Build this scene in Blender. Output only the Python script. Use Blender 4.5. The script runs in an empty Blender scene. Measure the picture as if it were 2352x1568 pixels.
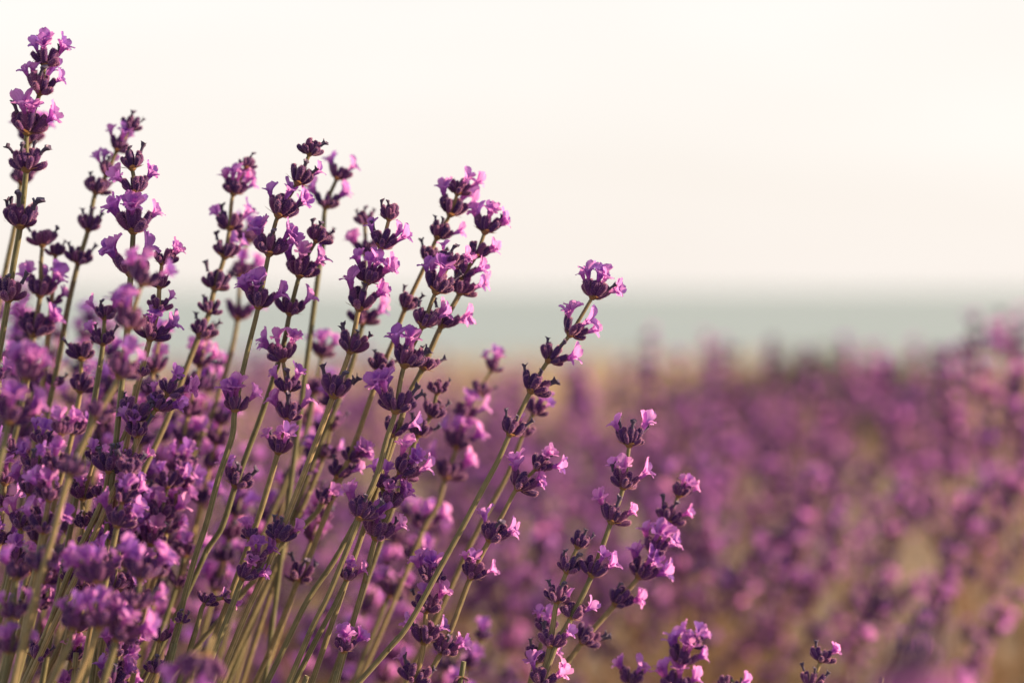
import bpy, math, random
from math import sin, cos, pi, radians, sqrt
from mathutils import Vector, Matrix

# ------------------------------------------------------------------ camera, sky, sun, exposure
scn = bpy.context.scene
LENS, FOCUS, CAM_H = 70.0, 0.817, 0.62
PITCH = math.atan((784 - 665) / 2352 * 36 / LENS)
cam_data = bpy.data.cameras.new('camera')
cam = bpy.data.objects.new('camera', cam_data)
scn.collection.objects.link(cam)
cam.location = (0, 0, CAM_H)
cam.rotation_euler = (pi / 2 - PITCH, 0, 0)
cam_data.lens = LENS
cam_data.sensor_width = 36
cam_data.clip_start = 0.05
cam_data.clip_end = 60000
cam_data.dof.use_dof = True
cam_data.dof.focus_distance = FOCUS
cam_data.dof.aperture_fstop = 3.9
scn.camera = cam

SUN_AZ, SUN_EL = radians(84), radians(14)          # azimuth clockwise from straight ahead (+Y)
world = bpy.data.worlds.new('World')
scn.world = world
world.use_nodes = True
wn = world.node_tree.nodes
wl = world.node_tree.links
wn.clear()
sky = wn.new('ShaderNodeTexSky')
sky.sky_type = 'NISHITA'
sky.sun_disc = False
sky.sun_elevation = SUN_EL
sky.sun_rotation = SUN_AZ
sky.air_density = 1.0
sky.dust_density = 4.0
sky.ozone_density = 1.0
veil = wn.new('ShaderNodeMix')                     # bright summer haze over the clear sky
veil.data_type = 'RGBA'
# the haze is thick towards the horizon and thins out overhead
wtc = wn.new('ShaderNodeTexCoord')
wsep = wn.new('ShaderNodeSeparateXYZ')
wl.new(wtc.outputs['Generated'], wsep.inputs[0])
thick = wn.new('ShaderNodeMapRange')
thick.interpolation_type = 'SMOOTHSTEP'
thick.inputs['From Min'].default_value = 0.10
thick.inputs['From Max'].default_value = 0.95
thick.inputs['To Min'].default_value = 0.88
thick.inputs['To Max'].default_value = 0.12
wl.new(wsep.outputs['Z'], thick.inputs['Value'])
wl.new(thick.outputs[0], veil.inputs[0])
wmap = wn.new('ShaderNodeMapping')                # thin uneven high haze
wmap.inputs['Scale'].default_value = (1.0, 1.0, 4.5)
wmap.inputs['Rotation'].default_value = (0.0, 0.25, 0.0)
wl.new(wtc.outputs['Generated'], wmap.inputs[0])
wnoise = wn.new('ShaderNodeTexNoise')
wnoise.inputs['Scale'].default_value = 2.2
wnoise.inputs['Detail'].default_value = 3.0
wl.new(wmap.outputs[0], wnoise.inputs['Vector'])
wramp = wn.new('ShaderNodeValToRGB')
wramp.color_ramp.elements[0].position = 0.30
wramp.color_ramp.elements[0].color = (0.94, 0.92, 0.90, 1)
wramp.color_ramp.elements[1].position = 0.62
wramp.color_ramp.elements[1].color = (1.0, 1.0, 1.0, 1)
wl.new(wnoise.outputs['Fac'], wramp.inputs[0])
wgrad = wn.new('ShaderNodeValToRGB')              # peach at the horizon, whiter above
ge = wgrad.color_ramp.elements
ge[0].position = 0.0
ge[0].color = (0.985, 0.92, 0.865, 1)
ge[1].position = 0.16
ge[1].color = (0.985, 0.952, 0.912, 1)
wl.new(wsep.outputs['Z'], wgrad.inputs[0])
wmul = wn.new('ShaderNodeMix')
wmul.data_type = 'RGBA'
wmul.blend_type = 'MULTIPLY'
wmul.inputs[0].default_value = 1.0
wl.new(wgrad.outputs[0], wmul.inputs[6])
wl.new(wramp.outputs[0], wmul.inputs[7])
wsc = wn.new('ShaderNodeVectorMath')
wsc.operation = 'SCALE'
wsc.inputs['Scale'].default_value = 9.9
wl.new(wmul.outputs[2], wsc.inputs[0])
wl.new(wsc.outputs[0], veil.inputs[7])
bg = wn.new('ShaderNodeBackground')
bg.inputs['Strength'].default_value = 0.0525
wo = wn.new('ShaderNodeOutputWorld')
wl.new(sky.outputs[0], veil.inputs[6])
wl.new(veil.outputs[2], bg.inputs['Color'])
wl.new(bg.outputs[0], wo.inputs['Surface'])

sun_data = bpy.data.lights.new('sun', 'SUN')
sun_data.energy = 5.0
sun_data.color = (1.0, 0.69, 0.42)
sun_data.angle = radians(0.6)
sun = bpy.data.objects.new('sun', sun_data)
scn.collection.objects.link(sun)
sun_dir = Vector((sin(SUN_AZ) * cos(SUN_EL), cos(SUN_AZ) * cos(SUN_EL), sin(SUN_EL)))
sun.rotation_euler = sun_dir.to_track_quat('Z', 'Y').to_euler()
sun.location = (6, 3, 4)

scn.view_settings.view_transform = 'Standard'
scn.view_settings.look = 'None'
scn.view_settings.gamma = 1
scn.view_settings.exposure = 1.15
scn.view_settings.use_curve_mapping = False
scn.cycles.use_denoising = True
scn.cycles.max_bounces = 6
scn.cycles.transparent_max_bounces = 8

rnd = random.Random(7)
COL = scn.collection

# ------------------------------------------------------------------ helpers
CR = cam.rotation_euler.to_matrix()
K = 36.0 / 2352 / LENS


def at(u, v, depth):
    """world point seen at picture position (u, v) of a 2352 x 1568 grid, `depth` metres down the view axis"""
    return CR @ Vector(((u - 1176) * K * depth, (784 - v) * K * depth, -depth)) + Vector((0, 0, CAM_H))


def frame(z, up=Vector((0, 0, 1))):
    z = z.normalized()
    x = up - z * up.dot(z)
    if x.length < 1e-4:
        x = Vector((1, 0, 0)) - z * z.x
    x.normalize()
    y = z.cross(x)
    return Matrix((x, y, z)).transposed()


def mat4(rot3, loc, s=1.0):
    m = rot3.to_4x4()
    m = m @ Matrix.Diagonal((s, s, s, 1)) if not isinstance(s, tuple) else m @ Matrix.Diagonal((*s, 1))
    m.translation = loc
    return m


class MB:
    """collects vertices, faces, uvs and material slots; build() makes one mesh"""
    def __init__(self):
        self.v, self.f, self.m, self.uv = [], [], [], []

    def add(self, vs, fs, mat=0, uvs=None):
        o = len(self.v)
        self.v.extend(vs)
        self.f.extend([tuple(i + o for i in f) for f in fs])
        self.m.extend([mat] * len(fs))
        self.uv.extend(uvs if uvs else [(0.5, 0.5)] * len(vs))

    def merge(self, other, mtx, matmap=None):
        o = len(self.v)
        self.v.extend([tuple(mtx @ Vector(p)) for p in other.v])
        self.f.extend([tuple(i + o for i in f) for f in other.f])
        self.m.extend([matmap[k] if matmap else k for k in other.m])
        self.uv.extend(other.uv)

    def mesh(self, name, mats, smooth=True):
        me = bpy.data.meshes.new(name)
        me.from_pydata([tuple(p) for p in self.v], [], self.f)
        for m in mats:
            me.materials.append(m)
        me.polygons.foreach_set('material_index', self.m)
        if smooth:
            me.polygons.foreach_set('use_smooth', [True] * len(self.f))
        lay = me.uv_layers.new(name='uv')
        li = [0] * len(me.loops)
        me.loops.foreach_get('vertex_index', li)
        flat = []
        for i in li:
            flat.extend(self.uv[i])
        lay.data.foreach_set('uv', flat)
        me.update()
        return me


def link(name, data, parent=None, mtx=None):
    o = bpy.data.objects.new(name, data)
    COL.objects.link(o)
    if parent is not None:
        o.parent = parent
    if mtx is not None:
        o.matrix_basis = mtx
    return o


def tag(o, label=None, cat=None, group=None, kind=None):
    if label:
        o['label'] = label
    if cat:
        o['category'] = cat
    if group:
        o['group'] = group
    if kind:
        o['kind'] = kind
    return o


def tube(mb, pts, radii, seg, mat=0, ribs=None, cap=True, ups=None):
    vs, fs, uvs = [], [], []
    n = len(pts)
    up = Vector((0.31, 0.9, 0.1))
    for i, p in enumerate(pts):
        t = (pts[min(i + 1, n - 1)] - pts[max(i - 1, 0)]).normalized()
        x = (up - t * up.dot(t)).normalized()
        y = t.cross(x)
        up = x
        for k in range(seg):
            a = 2 * pi * k / seg
            r = radii[i] * (ribs[k % len(ribs)] if ribs else 1)
            vs.append(p + x * (cos(a) * r) + y * (sin(a) * r))
            uvs.append((k / seg, i / (n - 1)))
    for i in range(n - 1):
        for k in range(seg):
            k2 = (k + 1) % seg
            fs.append((i * seg + k, i * seg + k2, (i + 1) * seg + k2, (i + 1) * seg + k))
    if cap:
        fs.append(tuple(range(seg))[::-1])
        fs.append(tuple((n - 1) * seg + k for k in range(seg)))
    mb.add(vs, fs, mat, uvs)


def catmull(P, sub):
    out = []
    n = len(P)
    for i in range(n - 1):
        p0 = P[i - 1] if i else P[0] * 2 - P[1]
        p1, p2 = P[i], P[i + 1]
        p3 = P[i + 2] if i + 2 < n else P[-1] * 2 - P[-2]
        for k in range(sub):
            t = k / sub
            t2, t3 = t * t, t * t * t
            out.append(0.5 * ((2 * p1) + (p2 - p0) * t + (2 * p0 - 5 * p1 + 4 * p2 - p3) * t2 + (3 * p1 - p0 - 3 * p2 + p3) * t3))
    out.append(P[-1].copy())
    return out


# ------------------------------------------------------------------ materials
def new_mat(name):
    m = bpy.data.materials.new(name)
    m.use_nodes = True
    nt = m.node_tree
    nt.nodes.clear()
    out = nt.nodes.new('ShaderNodeOutputMaterial')
    return m, nt, out


def ramp(nt, fac, stops):
    r = nt.nodes.new('ShaderNodeValToRGB')
    el = r.color_ramp.elements
    while len(el) < len(stops):
        el.new(0.5)
    for e, (p, c) in zip(el, stops):
        e.position = p
        e.color = (*c, 1)
    nt.links.new(fac, r.inputs[0])
    return r.outputs[0]


def noise(nt, scale, detail=2.0, coord='Object', stretch=None):
    tc = nt.nodes.new('ShaderNodeTexCoord')
    src = tc.outputs[coord]
    if stretch:
        mp = nt.nodes.new('ShaderNodeMapping')
        mp.inputs['Scale'].default_value = stretch
        nt.links.new(src, mp.inputs[0])
        src = mp.outputs[0]
    n = nt.nodes.new('ShaderNodeTexNoise')
    n.inputs['Scale'].default_value = scale
    n.inputs['Detail'].default_value = detail
    nt.links.new(src, n.inputs['Vector'])
    return n.outputs['Fac']


def rand(nt):
    return nt.nodes.new('ShaderNodeObjectInfo').outputs['Random']


def mixc(nt, fac, a, b, mode='MIX'):
    m = nt.nodes.new('ShaderNodeMix')
    m.data_type = 'RGBA'
    m.blend_type = mode
    if isinstance(fac, float):
        m.inputs[0].default_value = fac
    else:
        nt.links.new(fac, m.inputs[0])
    for s, x in ((6, a), (7, b)):
        if isinstance(x, tuple):
            m.inputs[s].default_value = (*x, 1)
        else:
            nt.links.new(x, m.inputs[s])
    return m.outputs[2]


def addm(nt, a, b, op='ADD'):
    m = nt.nodes.new('ShaderNodeMath')
    m.operation = op
    for s, x in ((0, a), (1, b)):
        if isinstance(x, (int, float)):
            m.inputs[s].default_value = x
        else:
            nt.links.new(x, m.inputs[s])
    return m.outputs[0]


def principled(nt, color, rough=0.6, sheen=0.0, sheen_tint=(1, 1, 1), spec=0.3, bump=None, bump_s=0.3, bump_d=0.0003):
    b = nt.nodes.new('ShaderNodeBsdfPrincipled')
    if isinstance(color, tuple):
        b.inputs['Base Color'].default_value = (*color, 1)
    else:
        nt.links.new(color, b.inputs['Base Color'])
    b.inputs['Roughness'].default_value = rough
    b.inputs['Specular IOR Level'].default_value = spec
    b.inputs['Sheen Weight'].default_value = sheen
    b.inputs['Sheen Roughness'].default_value = 0.45
    b.inputs['Sheen Tint'].default_value = (*sheen_tint, 1)
    if bump is not None:
        bn = nt.nodes.new('ShaderNodeBump')
        bn.inputs['Strength'].default_value = bump_s
        bn.inputs['Distance'].default_value = bump_d
        nt.links.new(bump, bn.inputs['Height'])
        nt.links.new(bn.outputs[0], b.inputs['Normal'])
    return b


def with_translucency(nt, bsdf, color, amount, out):
    t = nt.nodes.new('ShaderNodeBsdfTranslucent')
    if isinstance(color, tuple):
        t.inputs[0].default_value = (*color, 1)
    else:
        nt.links.new(color, t.inputs[0])
    mx = nt.nodes.new('ShaderNodeMixShader')
    mx.inputs[0].default_value = amount
    nt.links.new(bsdf.outputs[0], mx.inputs[1])
    nt.links.new(t.outputs[0], mx.inputs[2])
    nt.links.new(mx.outputs[0], out.inputs['Surface'])


def make_materials():
    M = {}
    # calyx: dark plum tubes, slightly varied, velvety
    m, nt, out = new_mat('plum_calyx')
    r = rand(nt)
    base = ramp(nt, r, [(0.0, (0.030, 0.009, 0.092)), (0.55, (0.058, 0.013, 0.120)), (1.0, (0.115, 0.032, 0.135))])
    uvn = nt.nodes.new('ShaderNodeUVMap')
    sep = nt.nodes.new('ShaderNodeSeparateXYZ')
    nt.links.new(uvn.outputs[0], sep.inputs[0])
    foot = ramp(nt, sep.outputs[1], [(0.0, (0.20, 0.13, 0.09)), (0.20, (0.10, 0.04, 0.085)), (0.5, (0.5, 0.5, 0.5))])
    msk = ramp(nt, sep.outputs[1], [(0.03, (0.5,) * 3), (0.22, (0.0,) * 3)])
    base = mixc(nt, msk, base, foot)
    speck = ramp(nt, noise(nt, 900, 2), [(0.35, (0.7,) * 3), (0.7, (1.35,) * 3)])
    base = mixc(nt, 1.0, base, speck, 'MULTIPLY')
    b = principled(nt, base, 0.6, 0.5, (0.95, 0.58, 0.85), 0.2, noise(nt, 1500, 2), 0.5, 0.0002)
    nt.links.new(b.outputs[0], out.inputs['Surface'])
    M['calyx'] = m
    # fine pale hairs
    m, nt, out = new_mat('silky_hair')
    b = principled(nt, (0.42, 0.22, 0.50), 0.5, 0, spec=0.3)
    with_translucency(nt, b, (0.85, 0.45, 0.56), 0.6, out)
    M['hair'] = m
    # corolla
    m, nt, out = new_mat('violet_petal')
    r = rand(nt)
    hue = ramp(nt, r, [(0.0, (0.22, 0.100, 0.66)), (0.45, (0.36, 0.140, 0.70)), (0.8, (0.52, 0.20, 0.72)), (1.0, (0.66, 0.30, 0.76))])
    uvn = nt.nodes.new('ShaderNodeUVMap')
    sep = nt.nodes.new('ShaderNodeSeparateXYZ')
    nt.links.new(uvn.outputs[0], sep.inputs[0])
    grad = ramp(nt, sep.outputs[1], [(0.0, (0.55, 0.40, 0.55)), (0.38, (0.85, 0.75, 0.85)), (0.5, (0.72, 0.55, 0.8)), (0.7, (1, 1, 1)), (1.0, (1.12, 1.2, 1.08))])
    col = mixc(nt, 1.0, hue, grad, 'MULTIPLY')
    s1 = addm(nt, sep.outputs[0], 34.0, 'MULTIPLY')
    wob = addm(nt, noise(nt, 400, 2), 3.0, 'MULTIPLY')
    s2 = addm(nt, addm(nt, s1, wob), 0, 'ADD')
    vein = ramp(nt, addm(nt, s2, 0, 'SINE'), [(0.0, (1.0, 1.0, 1.0)), (0.65, (1.0, 1.0, 1.0)), (1.0, (0.66, 0.5, 0.72))])
    col = mixc(nt, 1.0, col, vein, 'MULTIPLY')
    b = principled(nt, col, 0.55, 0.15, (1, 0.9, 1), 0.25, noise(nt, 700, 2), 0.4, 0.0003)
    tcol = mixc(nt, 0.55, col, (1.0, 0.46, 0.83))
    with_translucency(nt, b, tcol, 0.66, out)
    M['petal'] = m
    # withered corollas
    m, nt, out = new_mat('withered_petal')
    col = ramp(nt, noise(nt, 900, 2), [(0.3, (0.020, 0.018, 0.050)), (0.7, (0.10, 0.075, 0.15))])
    b = principled(nt, col, 0.7, 0.3, (0.8, 0.7, 1), 0.2)
    nt.links.new(b.outputs[0], out.inputs['Surface'])
    M['withered'] = m
    # papery bracts
    m, nt, out = new_mat('papery_bract')
    col = ramp(nt, noise(nt, 500, 3), [(0.3, (0.20, 0.115, 0.06)), (0.7, (0.36, 0.24, 0.12))])
    b = principled(nt, col, 0.7, 0.1)
    with_translucency(nt, b, (0.5, 0.26, 0.10), 0.35, out)
    M['bract'] = m
    # stems
    m, nt, out = new_mat('grey_green_stem')
    r = rand(nt)
    c1 = ramp(nt, r, [(0.0, (0.125, 0.125, 0.072)), (0.6, (0.20, 0.165, 0.10)), (1.0, (0.30, 0.22, 0.13))])
    mott = ramp(nt, noise(nt, 260, 3), [(0.3, (0.74,) * 3), (0.72, (1.25, 1.22, 1.15))])
    col = mixc(nt, 1.0, c1, mott, 'MULTIPLY')
    uvn = nt.nodes.new('ShaderNodeUVMap')
    sep = nt.nodes.new('ShaderNodeSeparateXYZ')
    nt.links.new(uvn.outputs[0], sep.inputs[0])
    rib = ramp(nt, addm(nt, addm(nt, sep.outputs[0], 2 * pi * 8, 'MULTIPLY'), 0, 'SINE'), [(0.0, (0.72, 0.78, 0.7)), (0.6, (1.08, 1.08, 1.05)), (1.0, (1.2, 1.16, 1.1))])
    col = mixc(nt, 1.0, col, rib, 'MULTIPLY')
    b = principled(nt, col, 0.6, 0.35, (1.0, 0.92, 0.72), 0.3, noise(nt, 1400, 2), 0.5, 0.0002)
    nt.links.new(b.outputs[0], out.inputs['Surface'])
    M['stem'] = m
    m, nt, out = new_mat('sunlit_tan_stem')  # stems of the row behind, golden sunlight painted into the tan
    b = principled(nt, ramp(nt, noise(nt, 6, 3), [(0.3, (0.15, 0.088, 0.042)), (0.7, (0.36, 0.20, 0.092))]), 0.7, 0.3)
    nt.links.new(b.outputs[0], out.inputs['Surface'])
    M['tan_stem'] = m
    # leaves
    m, nt, out = new_mat('lavender_leaf')
    col = ramp(nt, noise(nt, 9, 3), [(0.3, (0.06, 0.052, 0.028)), (0.55, (0.13, 0.09, 0.045)), (0.75, (0.22, 0.13, 0.065))])
    b = principled(nt, col, 0.7, 0.2)
    with_translucency(nt, b, (0.22, 0.17, 0.07), 0.3, out)
    M['leaf'] = m
    m, nt, out = new_mat('shrub_leaf')
    col = ramp(nt, noise(nt, 25, 3), [(0.3, (0.06, 0.075, 0.04)), (0.7, (0.11, 0.12, 0.065))])
    b = principled(nt, col, 0.7, 0.1)
    with_translucency(nt, b, (0.09, 0.11, 0.03), 0.25, out)
    M['shrub'] = m
    m, nt, out = new_mat('shrub_wood')
    b = principled(nt, ramp(nt, noise(nt, 60, 3), [(0.3, (0.07, 0.05, 0.035)), (0.7, (0.13, 0.10, 0.07))]), 0.85)
    nt.links.new(b.outputs[0], out.inputs['Surface'])
    M['wood'] = m
    # dry grass, soil, sea
    m, nt, out = new_mat('dry_grass')
    col = ramp(nt, noise(nt, 1.3, 4), [(0.3, (0.34, 0.26, 0.19)), (0.7, (0.44, 0.35, 0.27))])
    b = principled(nt, col, 0.8, 0.1)
    with_translucency(nt, b, (0.55, 0.36, 0.17), 0.4, out)
    M['grass'] = m
    m, nt, out = new_mat('dry_ground')
    n1 = noise(nt, 0.6, 5)
    n2 = noise(nt, 14, 4)
    c1 = ramp(nt, n1, [(0.3, (0.30, 0.25, 0.19)), (0.55, (0.40, 0.34, 0.27)), (0.75, (0.34, 0.30, 0.22))])
    c2 = ramp(nt, n2, [(0.3, (0.72,) * 3), (0.7, (1.2,) * 3)])
    b = principled(nt, mixc(nt, 1.0, c1, c2, 'MULTIPLY'), 0.95, 0.0, spec=0.1, bump=n2, bump_s=0.8, bump_d=0.04)
    nt.links.new(b.outputs[0], out.inputs['Surface'])
    M['ground'] = m
    m, nt, out = new_mat('calm_sea')
    wv = noise(nt, 0.25, 5, stretch=(0.35, 1.0, 1.0))
    tint = ramp(nt, noise(nt, 0.004, 3, stretch=(0.2, 1, 1)), [(0.35, (0.30, 0.41, 0.44)), (0.65, (0.35, 0.45, 0.465))])
    b = principled(nt, tint, 0.42, spec=0.5, bump=wv, bump_s=0.6, bump_d=0.5)
    nt.links.new(b.outputs[0], out.inputs['Surface'])
    M['sea'] = m
    return M


M = make_materials()

# ------------------------------------------------------------------ the setting
def smooth(a, b, x):
    t = max(0.0, min(1.0, (x - a) / (b - a)))
    return t * t * (3 - 2 * t)


SEA_Z = -24.0


def ground_z(x, y):
    z = 0.03 * sin(x * 0.7 + 1) * sin(y * 0.5) * smooth(4, 9, abs(y) + abs(x) * 0.3)
    edge = 15.2 + 0.8 * sin(x * 0.23) + 0.35 * sin(x * 0.71 + 2)
    d = y - edge
    if d > 0:
        z -= 0.5 * (sqrt(d * d + 16) - 4)
    return max(z, SEA_Z - 6)


def build_ground():
    xs = sorted(set([round(x, 3) for x in [i * 0.4 for i in range(-30, 31)] + [s * (12 + k * k * 0.9) for s in (-1, 1) for k in range(1, 17)]]))
    ys = [-220, -120, -60, -30, -16, -10] + [-6 + i * 0.5 for i in range(0, 60)] + [24.5, 26, 28, 32, 38, 46, 56, 66, 80, 100]
    vs, fs = [], []
    for y in ys:
        for x in xs:
            vs.append((x, y, ground_z(x, y)))
    n = len(xs)
    for j in range(len(ys) - 1):
        for i in range(n - 1):
            fs.append((j * n + i, j * n + i + 1, (j + 1) * n + i + 1, (j + 1) * n + i))
    mb = MB()
    mb.add(vs, fs)
    tag(link('ground', mb.mesh('ground', [M['ground']])), kind='structure')


def build_sea():
    mb = MB()
    R = 40000
    ring = [40, 120, 400, 1200, 4000, 12000, R]
    seg = 48
    vs, fs = [(0, 0, SEA_Z)], []
    for r in ring:
        for k in range(seg):
            a = 2 * pi * k / seg
            vs.append((cos(a) * r, sin(a) * r, SEA_Z))
    for k in range(seg):
        fs.append((0, 1 + k, 1 + (k + 1) % seg))
    for j in range(len(ring) - 1):
        for k in range(seg):
            a, b = 1 + j * seg + k, 1 + j * seg + (k + 1) % seg
            fs.append((a, a + seg, b + seg, b))
    mb.add(vs, fs)
    tag(link('sea', mb.mesh('sea', [M['sea']])), kind='structure')


def blade(mb, p, d, length, width, mat=0, bend=0.25):
    d = d.normalized()
    side = d.cross(Vector((rnd.uniform(-1, 1), rnd.uniform(-1, 1), 0.2))).normalized()
    fall = Vector((d.x, d.y, -0.2)) * bend
    a, b, c = p, p + d * length * 0.55 + fall * length * 0.15, p + d * length + fall * length * 0.5
    w = side * width
    mb.add([a - w * 0.6, a + w * 0.6, b + w, b - w, c], [(0, 1, 2, 3), (3, 2, 4)], mat)


def build_grass():
    mb = MB()
    for _ in range(9000):
        y = rnd.uniform(7.0, 17.0)
        x = rnd.uniform(-0.36, 0.36) * y * 1.25
        p = Vector((x, y, ground_z(x, y) - 0.01))
        d = Vector((rnd.gauss(0, .3), rnd.gauss(0, .3), 1))
        blade(mb, p, d, rnd.uniform(0.06, 0.2), 0.005)
    tag(link('dry_grass', mb.mesh('dry_grass', [M['grass']], False)), 'sunlit dry golden grass along the edge above the water', 'grass', kind='stuff')


build_ground()
build_sea()
build_grass()


# ------------------------------------------------------------------ flower pieces (millimetres)
def calyx_mb(seed, seg=12, rows=8, hairs=170):
    r_ = random.Random(seed)
    mb = MB()
    L = 5.9 * r_.uniform(0.92, 1.08)
    bx, by = r_.uniform(.3, 1.3), r_.uniform(-.3, .3)
    prof = [(0.0, 0.40), (0.12, 0.74), (0.3, 1.02), (0.55, 1.20), (0.75, 1.20), (0.9, 1.04), (0.97, 0.78), (1.0, 0.42)]
    if rows < 8:
        prof = [(0.0, 0.42), (0.3, 1.05), (0.75, 1.12), (1.0, 0.45)]
    vs, uvs, fs = [], [], []
    for t, r in prof:
        cx, cy = bx * t * t, by * t * t
        for k in range(seg):
            a = 2 * pi * k / seg
            rr = r * (1 + (0.065 if k % 2 else -0.065) * (1 if seg >= 10 else 0)) * r_.uniform(0.97, 1.03)
            vs.append((cx + cos(a) * rr, cy + sin(a) * rr, t * L))
            uvs.append((k / seg, t))
    n = len(prof)
    for j in range(n - 1):
        for k in range(seg):
            k2 = (k + 1) % seg
            fs.append((j * seg + k, j * seg + k2, (j + 1) * seg + k2, (j + 1) * seg + k))
    vs.append((bx, by, L * 1.03))
    uvs.append((0.5, 1))
    for k in range(seg):
        fs.append(((n - 1) * seg + k, (n - 1) * seg + (k + 1) % seg, n * seg))
    fs.append(tuple(range(seg))[::-1])
    mb.add(vs, fs, 0, uvs)
    for _ in range(hairs):
        j = r_.randrange(1, n - 1)
        k = r_.randrange(seg)
        p = Vector(vs[j * seg + k]).lerp(Vector(vs[(j + 1) * seg + (k + 1) % seg]), r_.random())
        o = Vector((p.x, p.y, 0)).normalized() + Vector((r_.gauss(0, .4), r_.gauss(0, .4), r_.uniform(0.1, .9)))
        q = p + o.normalized() * r_.uniform(0.3, 0.75)
        s = o.cross(Vector((r_.gauss(0, 1), r_.gauss(0, 1), r_.gauss(0, 1)))).normalized() * 0.05
        mb.add([p - s, p + s, q], [(0, 1, 2)], 1)
    return mb


def lobe(mb, r_, base, out, axis, length, width, curl, nu=5, nv=6, mat=0):
    """one petal: a curved rounded sheet leaving the tube rim at `base`, starting along `axis`, bending towards `out`"""
    side = axis.cross(out).normalized()
    vs, uvs, fs = [], [], []
    ph = r_.uniform(0, 6)
    p = base.copy()
    ang = r_.uniform(0.25, 0.45)
    for i in range(nv):
        t = i / (nv - 1)
        d = axis * cos(ang) + out * sin(ang)
        nrm = out * cos(ang) - axis * sin(ang)
        w = width * (0.30 + 0.70 * sin(min(1, t * 1.25) * pi * 0.5)) * sqrt(max(0.06, 1 - max(0, (t - 0.55) / 0.47) ** 2.2))
        for k in range(nu):
            s = (k / (nu - 1) - 0.5) * 2
            cup = 0.22 * width * (s * s) * (1 - 0.9 * t) + 0.10 * width * sin(ph + s * 3.0 + t * 4) * t
            vs.append(p + side * (s * w * 0.5) - nrm * cup)
            uvs.append((k / (nu - 1), 0.42 + 0.58 * t))
        p = p + d * (length / (nv - 1))
        ang += curl / (nv - 1)
    for i in range(nv - 1):
        for k in range(nu - 1):
            a = i * nu + k
            fs.append((a, a + 1, a + nu + 1, a + nu))
    mb.add(vs, fs, mat, uvs)


def corolla_mb(seed, seg=8, fine=True):
    """two-lipped lavender flower, tube along +Z, upper lip towards +X"""
    r_ = random.Random(seed)
    mb = MB()
    TL = r_.uniform(2.6, 3.8)
    bend = r_.uniform(-.5, .5)
    pts = [Vector((bend * t * t, 0, TL * t)) for t in ((0, .35, .7, 1) if fine else (0, 1))]
    rad = [0.62, 0.70, 0.95, 1.25] if fine else [0.62, 1.2]
    tube(mb, pts, rad, seg, 0, cap=False)
    mb.uv = [(u, v * 0.42) for u, v in mb.uv]
    top = pts[-1]
    Z = Vector((0, 0, 1))
    nu, nv = (7, 7) if fine else (3, 3)
    spec = [(-37, 5.2, 4.5, r_.uniform(.3, 1.1)), (37, 5.2, 4.5, r_.uniform(.3, 1.1)),
            (112, 3.5, 2.7, r_.uniform(1.0, 1.8)), (180, 3.8, 2.9, r_.uniform(1.1, 1.9)), (248, 3.5, 2.7, r_.uniform(1.0, 1.8))]
    for a, ln, wd, curl in spec:
        a = radians(a + r_.uniform(-10, 10))
        o = Vector((cos(a), sin(a), 0))
        lobe(mb, r_, top + o * 1.05 + Z * -0.15, o, Z, ln * r_.uniform(.85, 1.12), wd * r_.uniform(.9, 1.15), curl, nu, nv)
    return mb


def withered_mb(seed):
    r_ = random.Random(seed)
    mb = MB()
    L = r_.uniform(2.2, 3.6)
    bx, by = r_.uniform(-.9, .9), r_.uniform(-.9, .9)
    pts = [Vector((bx * t * t, by * t * t, L * t)) for t in (0, .3, .6, .85, 1)]
    vs, fs = [], []
    seg = 8
    for i, (p, r) in enumerate(zip(pts, (0.62, 0.5, 0.55, 0.85, 1.05))):
        for k in range(seg):
            a = 2 * pi * k / seg
            rr = r * r_.uniform(0.65, 1.3) if i > 1 else r
            vs.append(p + Vector((cos(a) * rr, sin(a) * rr, r_.uniform(-.35, .55) if i == 4 else 0)))
    for i in range(4):
        for k in range(seg):
            k2 = (k + 1) % seg
            fs.append((i * seg + k, i * seg + k2, (i + 1) * seg + k2, (i + 1) * seg + k))
    vs.append(pts[-1] - Vector((0, 0, .4)))
    for k in range(seg):
        fs.append((4 * seg + k, 4 * seg + (k + 1) % seg, 5 * seg))
    mb.add(vs, fs, 0)
    return mb


def bracts_mb(seed, n=4):
    r_ = random.Random(seed)
    mb = MB()
    tube(mb, [Vector((0, 0, -0.7)), Vector((0, 0, 0.2)), Vector((0, 0, 1.3))], [0.9, 1.75, 0.9], 8)
    Z = Vector((0, 0, 1))
    for k in range(n):
        a = 2 * pi * k / n + r_.uniform(-.5, .5)
        o = Vector((cos(a), sin(a), 0))
        lobe(mb, r_, o * 1.0 + Z * 0.1, o, Z * 0.35 + o * 0.65, r_.uniform(2.8, 4.2), r_.uniform(1.8, 2.6), r_.uniform(-.1, .5), 3, 4)
        tip = mb.v[-2]
        q = Vector(tip) + o * r_.uniform(.5, 1.1) + Z * r_.uniform(-.1, .3)
        mb.add([Vector(mb.v[-3]), Vector(mb.v[-1]), q], [(0, 1, 2)], 0)
    return mb


CALYX = [calyx_mb(100 + i) for i in range(6)]
COROLLA = [corolla_mb(200 + i) for i in range(8)]
WITHER = [withered_mb(300 + i) for i in range(5)]
BRACT = [bracts_mb(400 + i) for i in range(5)]
CALYX_LO = [calyx_mb(150 + i, 6, 4, 0) for i in range(3)]
COROLLA_LO = [corolla_mb(250 + i, 5, False) for i in range(4)]
CALYX_ME = [m.mesh('calyx', [M['calyx'], M['hair']]) for m in CALYX]
COROLLA_ME = [m.mesh('corolla', [M['petal']]) for m in COROLLA]
WITHER_ME = [m.mesh('withered_corolla', [M['withered']]) for m in WITHER]
BRACT_ME = [m.mesh('whorl', [M['bract']]) for m in BRACT]
AZ = {'R': 0, 'L': 180, 'C': 95, 'B': 270}


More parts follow.
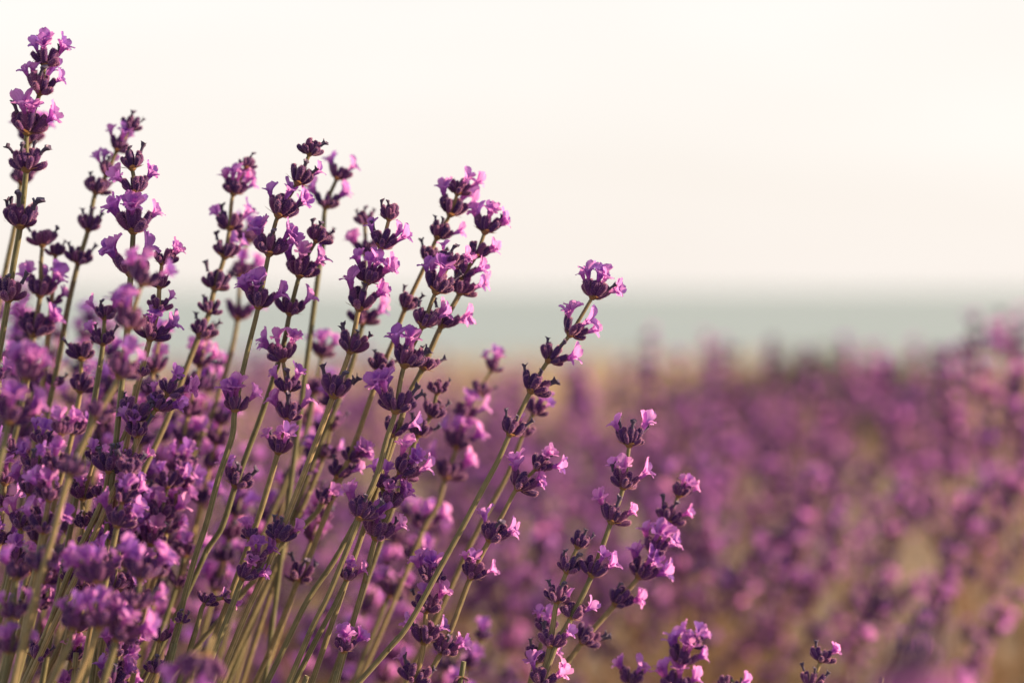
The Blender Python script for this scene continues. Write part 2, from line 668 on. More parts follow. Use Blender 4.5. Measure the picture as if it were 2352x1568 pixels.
def layout(flags, r_, azim=0.0, n_out=7, n_in=5):
    """pieces of one whorl in millimetres: (kind, matrix) around +Z; azimuth 0 is the picture's right, 90 is towards the viewer"""
    out = []

    def put(kind, phi, tilt, s, roll=0.0):
        phi = radians(phi) + azim
        d = Vector((cos(phi) * sin(tilt), sin(phi) * sin(tilt), cos(tilt)))
        o = Vector((cos(phi), sin(phi), 0)) * 1.35 + Vector((0, 0, 0.35 + 0.55 * (1 - tilt / 1.5)))
        rot = frame(d) @ Matrix.Rotation(roll, 3, 'Z')
        out.append((kind, mat4(rot, o, s)))
        return d, o, rot

    skip = r_.randrange(n_out) if r_.random() < 0.6 else -1
    for k in range(n_out):
        if k == skip:
            continue
        put('calyx', 360 * k / n_out + r_.uniform(-16, 16), radians(r_.uniform(34, 76)), r_.uniform(.7, 1.1), r_.uniform(-.5, .5))
    used = []
    flags = ''.join(f + (f if f in 'LRC' and r_.random() < 0.6 else '') for f in flags)
    for f in flags:
        if f == '-':
            continue
        phi = AZ[f.upper()] + r_.uniform(-24, 24)
        used.append(phi)
        side = f.upper() in 'LR'
        tilt = radians(r_.uniform(26, 48) if side else r_.uniform(14, 32))
        if f.islower():
            tilt *= 0.8
        d, o, rot = put('calyx', phi, tilt, r_.uniform(.98, 1.12))
        rr = frame(d) @ Matrix.Rotation(r_.uniform(-.7, .7), 3, 'Z')
        if f.isupper():
            d2 = (d + Vector((r_.gauss(0, .1), r_.gauss(0, .1), r_.uniform(-.05, .35)))).normalized()
            rr = frame(d2) @ Matrix.Rotation(r_.uniform(-.9, .9), 3, 'Z')
            out.append(('corolla', mat4(rr, o + d * 5.2, r_.uniform(.72, 1.1))))
        else:
            out.append(('withered', mat4(rr, o + d * 5.9, r_.uniform(.9, 1.25))))
    for k in range(n_in):
        phi = 360 * k / n_in + r_.uniform(-26, 26)
        if any(abs((phi - q + 180) % 360 - 180) < 30 for q in used):
            continue
        put('calyx', phi, radians(r_.uniform(8, 40)), r_.uniform(.75, 1.2), r_.uniform(-1, 1))
    return out


def whorl_mb(seed, flags, lod):
    """a whole whorl in one mesh, for stalks too soft to show the pieces; slots: calyx, petal, withered, bract, hair"""
    r_ = random.Random(seed)
    mb = MB()
    if lod == 0:
        mb.merge(BRACT[seed % 5], Matrix(), {0: 3})
        for kind, m in layout(flags, r_):
            if kind == 'calyx':
                mb.merge(CALYX_LO[r_.randrange(3)], m, {0: 0, 1: 4})
            elif kind == 'corolla':
                mb.merge(COROLLA[r_.randrange(8)], m, {0: 1})
            else:
                mb.merge(WITHER[r_.randrange(5)], m, {0: 2})
    else:
        for kind, m in layout(flags, r_, 0, 5, 3):
            if kind == 'calyx':
                mb.merge(CALYX_LO[r_.randrange(3)], m @ Matrix.Diagonal((1.15, 1.15, 1, 1)), {0: 0, 1: 4})
            elif kind == 'corolla':
                mb.merge(COROLLA_LO[r_.randrange(4)], m, {0: 1})
    return mb


SOFT_FLAGS = ['LR', 'LCR', 'C', 'lr', 'LCB', 'RB', 'lcr', 'LCRB', 'R', 'LB', 'CR', 'rCL']
WMATS = [M['calyx'], M['petal'], M['withered'], M['bract'], M['hair']]
SOFT_ME = [whorl_mb(600 + i, f, 0).mesh('whorl', WMATS) for i, f in enumerate(SOFT_FLAGS)]
BLOOMY = ['LB', 'C', 'CB', 'LCB', 'B', 'r', 'LCRB', 'R', 'L', 'lc']
FAR_MB = [whorl_mb(700 + i, f, 1) for i, f in enumerate(BLOOMY)]
FAR_ME = [m.mesh('whorl', WMATS) for m in FAR_MB]

RIBS = [1.10, 0.88]


def stem_mesh(pts, r_top, r_bot, seg=12, origin=Vector((0, 0, 0)), mat='stem'):
    mb = MB()
    n = len(pts)
    tube(mb, [p - origin for p in pts], [r_top + (r_bot - r_top) * min(1, (i / (n - 1)) * 2.2) for i in range(n)], seg, 0, RIBS if seg >= 8 else None)
    return mb.mesh('stem', [M[mat]])


def whorl_frame(axis):
    """z = axis, x = the picture's right, y = towards the viewer"""
    z = axis.normalized()
    right = Vector((1, 0, 0))
    x = (right - z * right.dot(z)).normalized()
    y = z.cross(x)            # points away from the viewer
    return Matrix((x, -y, z)).transposed() if False else Matrix((x, y, z)).transposed()


BUSH = Vector((-0.20, 0.84, 0.0))


def stalk(label, dz, whorls, extra=(), slope=None, group=None, split=True, r=1.25, root=None, seed=None, soft=None):
    """one lavender stalk. whorls: (u, v, width, flags) from the top down, in the picture grid at distance FOCUS + dz"""
    r_ = random.Random(seed if seed is not None else hash((round(whorls[0][0]), round(whorls[0][1]))) & 0xffff)
    dz *= 0.88
    D = FOCUS + dz
    if slope is None:
        slope = r_.uniform(-0.02, 0.02)
    v0 = whorls[0][1]
    P2 = sorted([(w[0], w[1]) for w in whorls] + list(extra), key=lambda p: p[1])
    dep = lambda v: D + slope * (v - v0) / 1000
    P = [at(u, v, dep(v)) for u, v in P2]
    if len(P) == 1:
        P.append(at(P2[0][0] - 60, P2[0][1] + 160, D))
    last = P[-1]
    T = (P[-1] - P[-2]).normalized()
    if root is None:
        root = Vector((BUSH.x + r_.uniform(-.10, .12), BUSH.y + dz * 0.35 + r_.uniform(-.08, .08), 0.05))
    n_ = (last.z - 0.05) / max(0.3, -T.z)
    straight = last + T * n_
    root = root.lerp(straight, 0.5)
    root.z = 0.05
    if root.y < 0.3:
        root.y = 0.3
    L = (root - last).length
    P.append(last + T * L * 0.4)
    P.append((last + T * L * 0.7).lerp(root, 0.5))
    P.append(root)
    # stem goes a little into the top whorl
    first = P[0]
    P.insert(0, first + (P[0] - P[1]).normalized() * 0.0015)
    path = catmull(P, 6)
    s = D / FOCUS
    base = link('lavender_stalk', None)
    base.location = root
    base.empty_display_size = 0.02
    tag(base, label, 'lavender', group)
    link('stem', stem_mesh(path, r * 0.00050, r * 0.00090, 12 if split else 8, root), base)
    for (u, v, w, fl) in whorls:
        d = dep(v)
        p = at(u, v, d)
        # nearest path direction
        i = min(range(1, len(path) - 1), key=lambda q: (path[q] - p).length)
        ax = (path[i - 1] - path[i + 1]).normalized()
        if (u, v) == (whorls[0][0], whorls[0][1]):
            ax = (ax + Vector((0, 0, .25))).normalized()
        sc = w / 61.0 * (d / FOCUS) * 0.001
        R3 = whorl_frame(ax)
        if split:
            W = link('whorl', BRACT_ME[r_.randrange(5)], base, mat4(R3, p - root, sc))
            small = w < 42
            for kind, m in layout(fl, r_, 0.0, 3 if small else 7, 2 if small else 5):
                # azimuth 90 must look towards the viewer, who stands on -Y
                if kind == 'calyx':
                    link('calyx', CALYX_ME[r_.randrange(6)], W, m)
                elif kind == 'corolla':
                    link('corolla', COROLLA_ME[r_.randrange(8)], W, m)
                else:
                    link('withered_corolla', WITHER_ME[r_.randrange(5)], W, m)
        else:
            R3 = R3 @ Matrix.Rotation(r_.uniform(0, 6.28), 3, 'Z')
            link('whorl', SOFT_ME[r_.choice(soft) if soft else r_.randrange(len(SOFT_ME))], base, mat4(R3, p - root, sc))
    return base


AZ['C'], AZ['B'] = -90, 90          # whorl_frame's y points away from the viewer

# ------------------------------------------------------------------ the stalks one can tell apart
S = stalk
A = [
 ("tall sharp stalk at the far left edge topped by two whorls of open violet flowers", 0.0,
  [(103,152,64,'LCRr'),(91,215,70,'LRcB'),(62,307,78,'CRlC'),(60,392,78,'lcrb'),(46,522,82,'lcrlr'),(19,690,76,'lrc')], [(30,615),(2,790)]),
 ("soft stalk close behind the tall far left one, pink flowers at its second gap", 0.085,
  [(68,328,64,'LRB'),(48,422,58,'lr'),(35,515,52,'l')], [(14,615),(-2,690)]),
 ("slightly soft stalk left of the violet topped one, bare dark bud at its tip", 0.07,
  [(297,298,48,'cr'),(268,347,54,'LCB'),(243,404,52,'LcB'),(219,444,60,'lr'),(202,530,60,'lcr'),(179,606,62,'lr'),(122,886,44,'lr')], [(155,710),(140,800),(87,1054),(50,1209),(25,1284),(5,1370)]),
 ("upright sharp stalk with a dark finger of withered buds above two flowering whorls", 0.0,
  [(304,389,64,'rc'),(311,444,64,'LRR'),(306,534,80,'LCRCB'),(300,632,80,'LRL')], [(303,590),(292,760),(278,900)]),
 ("thin upright stalk with pink flowers on its right side only", 0.012,
  [(372,606,56,'RR'),(366,662,50,'r'),(362,712,52,'R'),(344,780,70,'lRC'),(322,864,46,'-')], [(307,925),(298,980)]),
 ("sharp dark stalk with a crowded bud cluster halfway down the left clump", 0.0,
  [(300,966,78,'lrRr'),(250,1084,70,'lcc')], [(272,1029),(240,1134),(220,1184),(165,1299),(105,1454),(55,1568)]),
 ("blurred nearest stalk with large pink blooms stacked before the upright sharp stalk", -0.095,
  [(325,655,76,'LCR'),(294,755,84,'CCL'),(272,866,80,'RC'),(220,960,64,'r'),(160,1090,64,'lrc')], [(120,1234),(65,1424),(30,1568)]),
 ("soft stalk of broad mauve whorls beside the left edge, below the tall one", 0.06,
  [(97,565,62,'rl'),(92,680,72,'LRB'),(77,770,78,'LLRR')], [(94,610),(60,880),(35,1000)]),
 ("small dark stalk with bent buds just right of the mauve broad whorls", 0.07,
  [(127,588,46,'r'),(118,700,40,'R')], [(112,760),(96,900)]),
 ("blurred pink bunch of flowers touching the left edge at mid height", -0.10,
  [(58,872,74,'LCRCL'),(20,972,80,'RRC')], [(-5,1080)]),
 ("slim stalk with small violet flowers between the soft left stalk and the nearest blurred one", 0.03,
  [(240,732,54,'LcR'),(236,792,56,'Llr')], [(228,850),(210,960)]),
 ("soft dark stalk of four bud whorls in the left clump", 0.045,
  [(187,826,66,'lr'),(184,900,66,'rB'),(166,996,60,'lRc'),(130,1136,54,'LL')], [(186,860),(150,1060),(95,1270),(52,1420)]),
 ("lower right facing violet bloom of the left clump, curled purple petals at its tip", 0.0,
  [(385,906,62,'CRRc'),(358,940,58,'LRr')], [(330,985),(260,1130),(190,1290)]),
 ("slender stalk with loose violet petals drooping to one side in the left clump", 0.015,
  [(214,1062,48,'CR'),(190,1146,62,'RCl'),(192,1211,50,'c'),(164,1336,54,'lr')], [(200,1110),(190,1264),(184,1370),(178,1500)]),
 ("blurred stalk with a wide spread of dark tips near the left border", -0.095,
  [(92,1312,72,'lrcr'),], [(84,1380),(50,1500)]),
 ("dim purple stalk rising at the left border in the lower corner", -0.09,
  [(37,1330,60,'LL'),(30,1420,64,'LcR'),(20,1500,60,'RC')], [(10,1560)]),
 ("blurred stalk with three heaped violet blooms low in the left clump", -0.095,
  [(225,1338,84,'LLCR'),(228,1442,80,'RcC')], [(195,1520)]),
 ("blurred stalk with bright pink petals catching the sun, heart of the lower left clump", -0.09,
  [(322,1330,80,'LRRC'),(310,1392,66,'Rr'),(268,1469,80,'LCRR')], [(240,1560)]),
 ("blurred dark whorl with one pale upright petal pair, lower left", -0.095,
  [(168,1444,74,'LlC')], [(150,1500),(118,1568)]),
 ("big soft bloom low at the left, in front of the long sharp stem", -0.155,
  [(475,1500,98,'LCRB')], [(455,1568)]),
 ("pink bloom cut by the bottom edge under the big soft bloom", -0.15,
  [(425,1600,86,'LCRCB')], [(412,1650)]),
 ("sharp stalk with two finger like closed buds near the bottom left corner", 0.0,
  [(80,1512,56,'lr'),], [(58,1560),(40,1600)]),
 ("tiny stalk with a pair of closed plum buds near the bottom edge", 0.0,
  [(172,1531,38,'-')], [(168,1580)]),
 ("stalk with small knobbly buds crossing behind the long sharp stem near the bottom", 0.0,
  [(366,1472,46,'R'),(352,1544,50,'rc')], [(330,1590)]),
 ("dark sprig of buds at the bottom edge between pink blooms", 0.02,
  [(300,1578,56,'lc')], [(290,1620)]),
 ("bare topped small sprig held against the long sharp stem", -0.004,
  [(415,1430,38,'cr')], [(398,1490),(380,1568)]),
 ("faintly soft stalk leaning right with a dark bare bud above violet whorls", 0.065,
  [(565,386,44,'c'),(535,447,58,'LRCB'),(527,527,64,'LRl'),(515,592,66,'RlB'),(492,665,66,'lr'),(480,720,54,'l'),(457,772,62,'lr')], [(430,840),(385,960),(330,1080),(285,1180)]),
 ("blurred stalk with pink flowers behind the faintly soft leaning one", 0.14,
  [(566,560,62,'LC'),(552,640,62,'RC'),(545,735,64,'lrR')], [(530,810),(490,940),(430,1074)]),
 ("main sharp stalk with four well lit flowering whorls and a hooked dark tip", 0.0,
  [(710,356,52,'rr'),(682,422,68,'cRr'),(638,497,74,'LCRr'),(617,585,74,'LLRRc'),(593,707,70,'LLCRc'),(539,944,64,'LCCR')], [(570,800),(553,875),(535,994),(520,1044),(500,1104),(475,1199),(450,1274),(425,1364),(405,1449),(380,1534),(370,1568)]),
 ("soft small stalk with two cup shaped whorls behind the hooked tip", 0.08,
  [(773,412,54,'LR'),(747,478,62,'LR'),(742,560,50,'lr')], [(735,600),(722,700)]),
 ("slightly soft stalk right of the main one with two upright withered buds on top", 0.018,
  [(725,555,54,'lrc'),(687,635,72,'LCRR'),(665,722,66,'lR'),(540,1116,70,'Lcr')], [(705,590),(653,784),(630,864),(598,959),(575,1020),(510,1209),(475,1264),(435,1350)]),
 ("chain of four close violet whorls on a stalk right of the main stem", 0.016,
  [(650,828,66,'LCR'),(661,901,60,'LRc'),(661,964,66,'RLc'),(638,1041,62,'LCl')], [(603,1159),(575,1240),(520,1390)]),
 ("sharp slim stalk with a long tubular pink flower pointing right below its dark tip", 0.006,
  [(893,505,54,'lc'),(875,570,64,'LRl'),(843,650,70,'LCRR'),(824,711,72,'LRc'),(803,809,72,'lrlc'),(765,911,80,'lrcr'),(638,1241,68,'lcR')], [(713,1049),(663,1179),(610,1310),(560,1420),(500,1568)]),
 ("blurred stalk just behind the one with the tubular pink flower", 0.085,
  [(838,517,46,'lcr'),(840,588,54,'RL'),(832,745,66,'RlR')], [(836,660),(800,860),(740,1010),(690,1140)]),
 ("soft stalk crowned by a tall pink flower plume, dark whorls below", 0.04,
  [(1050,446,58,'RC'),(1033,494,70,'RLB'),(1003,547,62,'lcR'),(980,602,56,'lr'),(930,710,62,'lr'),(873,854,62,'lr'),(685,1331,66,'lrc')], [(903,784),(853,909),(818,1009),(788,1084),(738,1209),(713,1274),(648,1424),(613,1509),(590,1560)]),
 ("soft crooked stalk with a purple tip ending low behind the dark leaning stem", 0.05,
  [(800,1058,52,'RRC'),(773,1096,60,'lRr'),(738,1155,54,'RC')], [(728,1175),(688,1214),(648,1248),(600,1310)]),
 ("sharp stalk at the middle with a bright pink bloom facing the viewer near its top", 0.0,
  [(1028,614,62,'LRc'),(1000,672,74,'CLr'),(970,750,70,'RlR'),(928,841,80,'LCrr'),(908,946,82,'LLrr'),(825,1191,74,'Lcr')], [(888,1009),(868,1084),(843,1144),(788,1284),(753,1369),(713,1449),(663,1568)]),
 ("dark leaning stem running behind the middle stalk with its head hidden", 0.02,
  [(902,1000,60,'rR')], [(868,1100),(813,1205),(763,1294),(703,1384),(613,1568)]),
 ("slightly soft stalk with a dark tubular bud poking right from its pink top", 0.03,
  [(1113,535,62,'CRrL'),(1092,590,54,'R'),(1058,640,58,'RC'),(1055,675,64,'lrR'),(1013,750,68,'lR'),(970,848,62,'lr')], [(938,909),(918,974),(885,1070)]),
 ("densely flowered sharp stalk in the middle, crowded violet whorls hiding its stem", 0.008,
  [(918,1090,72,'CRLl'),(880,1122,62,'LCR'),(893,1165,64,'CRR'),(862,1236,78,'CRr')], [(838,1334),(815,1414)]),
 ("stalk ending in one pink bloom under the crowded middle whorls", 0.0,
  [(788,1496,56,'CRC')], [(768,1568),(755,1620)]),
 ("short stalk with a small violet bud cluster beside the middle stem", 0.004,
  [(795,1331,50,'CR')], [(763,1399),(723,1474),(678,1564)]),
 ("big right leaning stalk standing clear against the water with pink flowers on its right", 0.01,
  [(1360,684,66,'LCRr'),(1308,770,66,'LRC'),(1258,830,64,'lcR'),(1218,900,72,'lrcr'),(1170,999,64,'lrc')], [(1143,1059),(1108,1124),(1068,1199),(1013,1299),(938,1434),(888,1494),(853,1534)]),
 ("soft pink stalk half hidden behind the big right leaning stalk", 0.075,
  [(1226,950,52,'CR'),(1200,1000,48,'L')], [(1165,1090),(1090,1230),(1020,1380)]),
 ("slightly soft stalk curving below the big leaning one with flowers at every whorl", 0.012,
  [(1231,1076,60,'CRc'),(1187,1122,66,'RLr'),(1123,1241,70,'LRc'),(1080,1327,66,'LRC'),(1012,1500,62,'Rlc')], [(1155,1180),(1038,1439),(973,1568)]),
 ("upright chain of four flowering whorls near the bottom edge, middle", 0.012,
  [(988,1336,64,'CLC'),(978,1404,70,'RCl'),(973,1476,68,'LRl'),(948,1566,70,'lrL')], [(965,1520),(935,1620)]),
 ("tiny sprig of closed buds at the bottom edge right of the flowering chain", 0.0,
  [(1060,1550,38,'c')], [(1052,1600)]),
 ("right hand sharp stalk with two pale tipped buds upright above a violet bloom", 0.0,
  [(1445,1024,68,'LRlcr'),(1431,1121,66,'LCRl'),(1403,1200,66,'LRcl'),(1358,1323,64,'CRR'),(1311,1420,58,'RL')], [(1276,1484),(1250,1555)]),
 ("sharp stalk of closed dark buds just left of the pale tipped one", -0.006,
  [(1326,1257,56,'cr'),(1301,1314,60,'lc'),(1278,1383,60,'lc'),(1263,1485,64,'lRr'),(1240,1572,64,'LR')], [(1232,1610)]),
 ("soft dark stalk with pink fringe left of the closed dark buds", 0.035,
  [(1252,1452,56,'LC'),(1230,1520,62,'Rl')], [(1215,1580)]),
 ("soft pink stalk curving up right of the pale tipped stalk", 0.045,
  [(1558,1140,52,'CR'),(1531,1198,60,'lcR'),(1496,1271,66,'LRCR'),(1466,1326,68,'LRCL'),(1411,1389,64,'RRl'),(1336,1476,66,'rr')], [(1286,1544),(1262,1580)]),
 ("soft pink plume rising from the bottom edge right of centre", 0.05,
  [(1586,1484,52,'RCL'),(1562,1526,66,'LRCB'),(1548,1590,66,'LCR')], [(1530,1640)]),
 ("small pink bloom cut by the bottom edge left of the soft plume", 0.05,
  [(1448,1570,58,'LRC')], [(1436,1620)]),
 ("thin purple bud leaning right at the bottom edge", 0.04,
  [(1668,1588,54,'rR')], [(1640,1640)]),
 ("lone soft stalk with one pink petal raised, low at the right", 0.03,
  [(1884,1519,52,'lRr'),(1862,1578,60,'lrc')], [(1845,1630)]),
 ("dim purple sprig with bent petals at the bottom edge, right", 0.03,
  [(2020,1592,72,'lrlr')], [(2012,1640)]),
 ("blurred stalk of pale pink whorls standing between the middle and the big leaning stalk", 0.13,
  [(1128,851,44,'CL'),(1098,904,50,'r'),(1063,959,58,'RC'),(1048,1029,68,'LRC'),(1023,1099,72,'LR')], [(1005,1160),(973,1214),(930,1320)]),
 ("soft stalk of plain dark buds right of the middle stalk", 0.05,
  [(1003,904,54,'r'),(988,957,58,'lr'),(958,1001,60,'lr')], [(938,1060),(900,1170)]),
 ("blurred purple bloom low behind the middle stems", 0.14,
  [(973,1214,64,'LRC'),(950,1290,60,'LC'),(892,1370,64,'LCl')], [(850,1470)]),
 ("blurred pink bloom behind the chain of four close whorls", 0.14,
  [(738,820,56,'LRC'),(722,905,60,'lr')], [(700,1000),(650,1120)]),
 ("soft dark whorl behind the sharp slim stalk at mid height", 0.10,
  [(760,985,58,'lr'),(742,1050,54,'R')], [(715,1120),(660,1240)]),
 ("soft pink bloom right of the long sharp stem in the lower left", 0.085,
  [(425,1276,60,'CR'),(405,1345,54,'LR')], [(380,1420),(340,1520)]),
 ("violet topped stalk with pink flowers between the long stem and the slim stalk low down", 0.0,
  [(575,1236,44,'C'),(585,1290,54,'RCR'),(556,1330,58,'CRr')], [(530,1400),(490,1500)]),
 ("small sharp sprig with pink edge low between two long stems", 0.006,
  [(470,1386,46,'R'),(512,1372,40,'R')], [(452,1440),(420,1540)]),
 ("violet petals poking up from the bottom edge in the middle", 0.0,
  [(690,1592,66,'LRLR')], [(676,1630)]),
]
for i, (lab, dz, wh, ex) in enumerate(A):
    S("lavender: " + lab if False else lab, dz, wh, ex, seed=1000 + i)


# ------------------------------------------------------------------ softer stalks of the same clump, in front of and behind the sharp ones
def soft_clump():
    n = 0
    r_ = random.Random(31)
    spots = []
    for _ in range(36):       # behind
        spots.append((r_.uniform(-40, 760), r_.uniform(600, 1420), r_.uniform(0.10, 0.42)))
    for _ in range(9):       # mid height, just behind the sharp ones
        spots.append((r_.uniform(-30, 520), r_.uniform(650, 940), r_.uniform(0.085, 0.22)))
    for _ in range(7):       # low and behind, towards the middle
        spots.append((r_.uniform(700, 1250), r_.uniform(1130, 1540), r_.uniform(0.14, 0.42)))
    for _ in range(0):        # in front
        spots.append((r_.uniform(0, 420), r_.uniform(1180, 1560), r_.uniform(-0.17, -0.08)))
    for _ in range(16):       # nearly sharp, low on the left
        spots.append((r_.uniform(-20, 560), r_.uniform(880, 1530), r_.uniform(-0.05, 0.075)))
    order = sorted([q[0] for q in spots if -0.06 < q[2] < 0.08])
    nth = ['first', 'second', 'third', 'fourth', 'fifth', 'sixth', 'seventh', 'eighth', 'ninth', 'tenth', 'eleventh', 'twelfth',
           'thirteenth', 'fourteenth', 'fifteenth', 'sixteenth']
    for u, v, dz in spots:
        if v < 640 + 0.55 * max(0, u - 250):
            v += 260
        lean = 0.16 + 0.22 * max(0, u) / 900 + r_.uniform(-.08, .08)
        k = FOCUS / (FOCUS + dz)
        wh = []
        uu, vv = u, v
        m = r_.randint(4, 6)
        for q in range(m):
            wh.append((uu, vv, r_.uniform(54, 70) * k * (0.85 if q == 0 else 1), '-'))
            step = r_.uniform(48, 78) * k * (1.5 if q == m - 2 else 1)
            uu -= step * lean
            vv += step
        ex = [(uu - 120 * lean, vv + 120), (uu - 320 * lean, vv + 320)]
        if -0.06 < dz < 0.08:
            wh = [(a, b, c, r_.choice(['LR', 'LRc', 'CR', 'lr', 'LCR', 'RC', 'LCr', 'LC'])) for a, b, c, d in wh]
            S('half sharp stalk low in the left clump, %s of sixteen by tip from the left' % nth[order.index(u)], dz, wh, ex, split=True, seed=2000 + n,
              group='half sharp stalks low on the left')
        elif dz > 0:
            S('soft out of focus lavender stalk standing behind the sharp stems of the clump', dz, wh, ex, split=False, seed=2000 + n,
              group='soft stalks behind the sharp clump')
        else:
            S('soft out of focus lavender stalk close to the viewer in the lower left clump', dz, wh, ex, split=False, seed=2000 + n,
              group='soft stalks in front of the clump')
        n += 1
    # very near blooms low on the right
    for u, v, dz in ((2090, 1575, -0.50), ):
        k = FOCUS / (FOCUS + dz)
        S('very soft violet bloom near the viewer at the bottom edge, beside the dim purple sprig', dz,
          [(u, v, 62 * k, 'LCR'), (u - 6, v + 70 * k, 66 * k, 'LR'), (u - 12, v + 150 * k, 66 * k, 'C')], [(u - 40, v + 600)], split=False, seed=int(u), soft=([9, 4, 5, 6] if u < 2200 else [1, 7]),
          root=Vector((0.1, FOCUS + dz, 0)))


soft_clump()


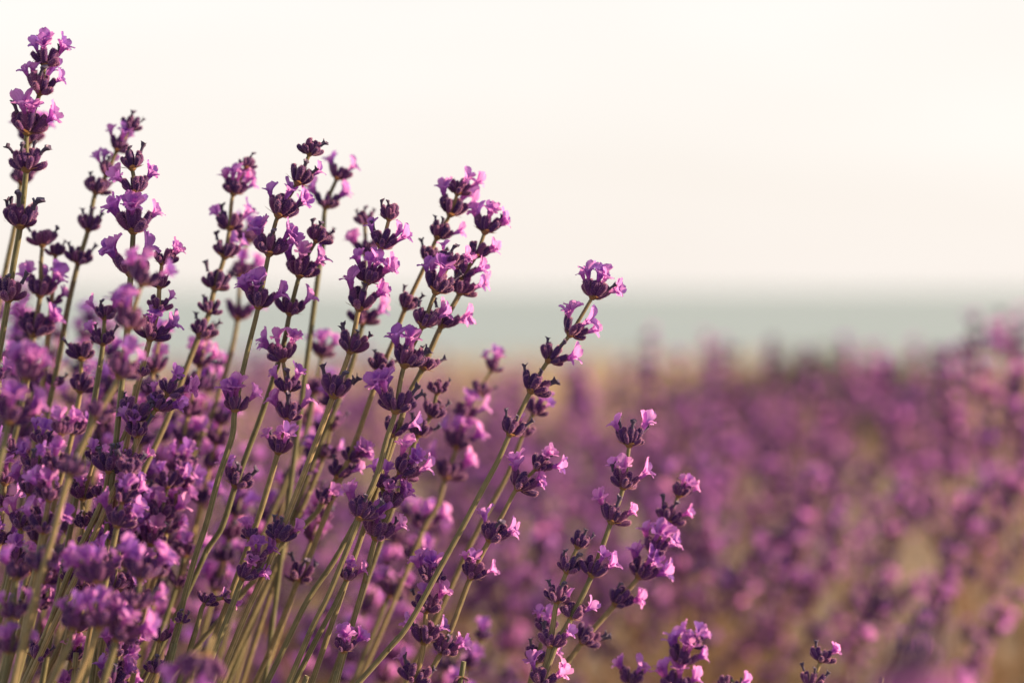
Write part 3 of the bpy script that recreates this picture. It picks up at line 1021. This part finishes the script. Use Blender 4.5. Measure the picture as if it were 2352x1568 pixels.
# ------------------------------------------------------------------ the lavender row behind
def field():
    r_ = random.Random(5)
    bushes = []
    for row, (y, step) in enumerate(((1.50, 0.40), (1.95, 0.38), (2.4, 0.40), (2.9, 0.42))):
        x = -0.95 + 0.15 * row
        while x < 0.27 * y + 0.16:
            bushes.append((x + r_.uniform(-.12, .12), y + r_.uniform(-.16, .16)))
            x += step
    stalks = []
    special = {}
    for bx, by in bushes:
        top = 0.560 + 0.014 * smooth(0.10, 0.26, bx / by) + r_.uniform(-.015, .015)
        if by < 1.7:
            top -= 0.02
        for _ in range(64):
            a = r_.uniform(0, 2 * pi)
            t = sqrt(r_.random())
            lean = t * 0.95
            L = (top - 0.1) * (r_.uniform(0.78, 1.05) if by < 2.2 else r_.uniform(0.9, 1.06)) / max(0.75, cos(lean * 0.6))
            root = Vector((bx + cos(a) * t * 0.08, by + sin(a) * t * 0.08, 0.04))
            d = Vector((cos(a) * sin(lean), sin(a) * sin(lean), cos(lean)))
            tip = root + d * L
            tip.z += 0.02
            stalks.append((root, tip))
    # taller stalks that stand up over the row
    for u, v, y in ((2300, 728, 1.8), (2240, 748, 1.75), (2345, 740, 1.85), (2275, 770, 1.65), (2330, 782, 1.6), (2215, 800, 1.9),
                    (2160, 812, 1.8), (2100, 800, 2.1), (1490, 782, 2.0), (1625, 786, 2.1), (1775, 792, 2.1), (1690, 812, 2.2), (1560, 830, 2.2),
                    (1940, 800, 2.2), (2010, 815, 2.0), (1850, 810, 2.2), (1420, 850, 2.1), (2260, 860, 1.5), (2335, 880, 1.45), (1310, 870, 2.1),
                    (2050, 850, 1.7), (1900, 860, 1.8), (2180, 880, 1.55)):
        x, z = (u - 1176) * K * y, CAM_H - (v - 665) * K * y
        stalks.append((Vector((x + r_.uniform(-.02, .06), y + .05, .04)), Vector((x, y, z))))
        special[id(stalks[-1])] = {1490: 'blurred tall stalk rising from the row against the water, first of three',
                                   1625: 'blurred tall stalk rising from the row against the water, middle of three',
                                   1775: 'blurred tall stalk against the water just before the dark shrub, third of three'}.get(
            u, 'blurred tall lavender stalk at the right end of the row reaching towards the horizon' if u > 2150 and v < 805 else None)

    def seen(tip):
        d = CR.transposed() @ (tip - Vector((0, 0, CAM_H)))
        return abs(d.x / d.z) < 0.275 and abs(d.y / d.z) < 0.185

    vis = [s for s in stalks if seen(s[1])]
    vis.sort(key=lambda s: s[1].y)
    near = vis[:112] + [s for s in stalks[-23:] if s not in vis[:112]]
    ids = set(id(s) for s in near)
    rest = [s for s in stalks if id(s) not in ids]
    mass = MB()
    for s in near + rest:
        root, tip = s
        single = id(s) in ids
        mid = root.lerp(tip, 0.5) + Vector((0, 0, 0.02))
        path = catmull([tip, mid, root], 5 if single else 2)
        L = (tip - root).length
        whs = []
        pos = 0.0
        n = r_.randint(4, 7)
        for q in range(n):
            whs.append(pos)
            pos += r_.uniform(0.010, 0.019)
        if r_.random() < .5:
            whs.append(pos + r_.uniform(.02, .04))
        ax0 = (tip - mid).normalized()
        if single:
            b = link('lavender_stalk', None)
            b.location = root
            b.empty_display_size = 0.02
            own = special.get(id(s))
            tag(b, own or 'blurred lavender stalk in the flowering row behind the clump', 'lavender',
                'tall stalks at the right end of the row' if own and 'end of the row' in own else
                'tall stalks against the water' if own else 'blurred stalks of the lavender row behind')
            link('stem', stem_mesh(path, 0.0007, 0.0011, 6, root, 'tan_stem'), b)
        else:
            tube(mass, path, [0.0009] * (len(path) - 1) + [0.0013], 4, 5, cap=False)
        for q, h in enumerate(whs):
            p = tip - ax0 * h
            sc = 0.001 * r_.uniform(1.1, 1.5) * (0.85 if q == 0 else 1.0)
            R3 = frame(ax0) @ Matrix.Rotation(r_.uniform(0, 6.28), 3, 'Z')
            k = r_.randrange(len(FAR_ME))
            if single:
                link('whorl', FAR_ME[k], b, mat4(R3, p - root, sc))
            else:
                mass.merge(FAR_MB[k], mat4(R3, p, sc))
    tag(link('lavender_row', mass.mesh('lavender_row', WMATS + [M['tan_stem']])), 'far mass of flowering lavender in the row behind', 'lavender', kind='stuff')
    # grey-green leaves at the feet of the bushes
    lv = MB()
    for bx, by in bushes + [(BUSH.x, BUSH.y), (BUSH.x + .28, BUSH.y + .1), (BUSH.x - .3, BUSH.y + .15)]:
        for _ in range(330):
            a = r_.uniform(0, 2 * pi)
            t = r_.random()
            p = Vector((bx + cos(a) * t * .15, by + sin(a) * t * .15, r_.uniform(0.0, 0.17) * (1.1 - t * .6)))
            d = Vector((cos(a) * (.3 + t), sin(a) * (.3 + t), r_.uniform(.4, 1.4)))
            blade(lv, p, d, r_.uniform(.04, .09), .0022, 0, .4)
    tag(link('lavender_foliage', lv.mesh('lavender_foliage', [M['leaf']], False)), 'narrow grey green leaves at the feet of the lavender', 'foliage', kind='stuff')


field()


def shrub(label, u, v_top, depth, width):
    r_ = random.Random(int(u))
    p = at(u, v_top, depth)
    root = Vector((p.x, p.y, ground_z(p.x, p.y)))
    H = p.z - root.z
    b = link('green_shrub', None)
    b.location = root
    tag(b, label, 'shrub')
    wd, lf = MB(), MB()
    tips = []
    for k in range(14):
        a = 2 * pi * k / 14 + r_.uniform(-.3, .3)
        t = r_.uniform(.3, 1.1)
        q = Vector((cos(a) * width * .5 * t, sin(a) * width * .4 * t, H * r_.uniform(.45, .9) * (1.15 - .55 * t)))
        tube(wd, [Vector((0, 0, -.02)), q * 0.5 + Vector((0, 0, .03)), q], [.012, .008, .004], 5)
        tips.append(q)
    for _ in range(3000):
        q = r_.choice(tips) + Vector((r_.gauss(0, width * .08), r_.gauss(0, width * .08), r_.gauss(0, H * .12)))
        q.z = max(0.02, q.z)
        blade(lf, q, Vector((r_.gauss(0, 1), r_.gauss(0, 1), r_.uniform(-.2, 1.2))), r_.uniform(.025, .05), .008)
    link('branches', wd.mesh('branches', [M['wood']]), b)
    tag(link('leaves', lf.mesh('leaves', [M['shrub']], False), b), kind='stuff')


shrub('dark green low shrub beyond the lavender row, the wider one', 1885, 815, 7.5, 1.25)
shrub('small dark green shrub beyond the lavender row, nearer the right edge', 2090, 822, 8.0, 0.32)
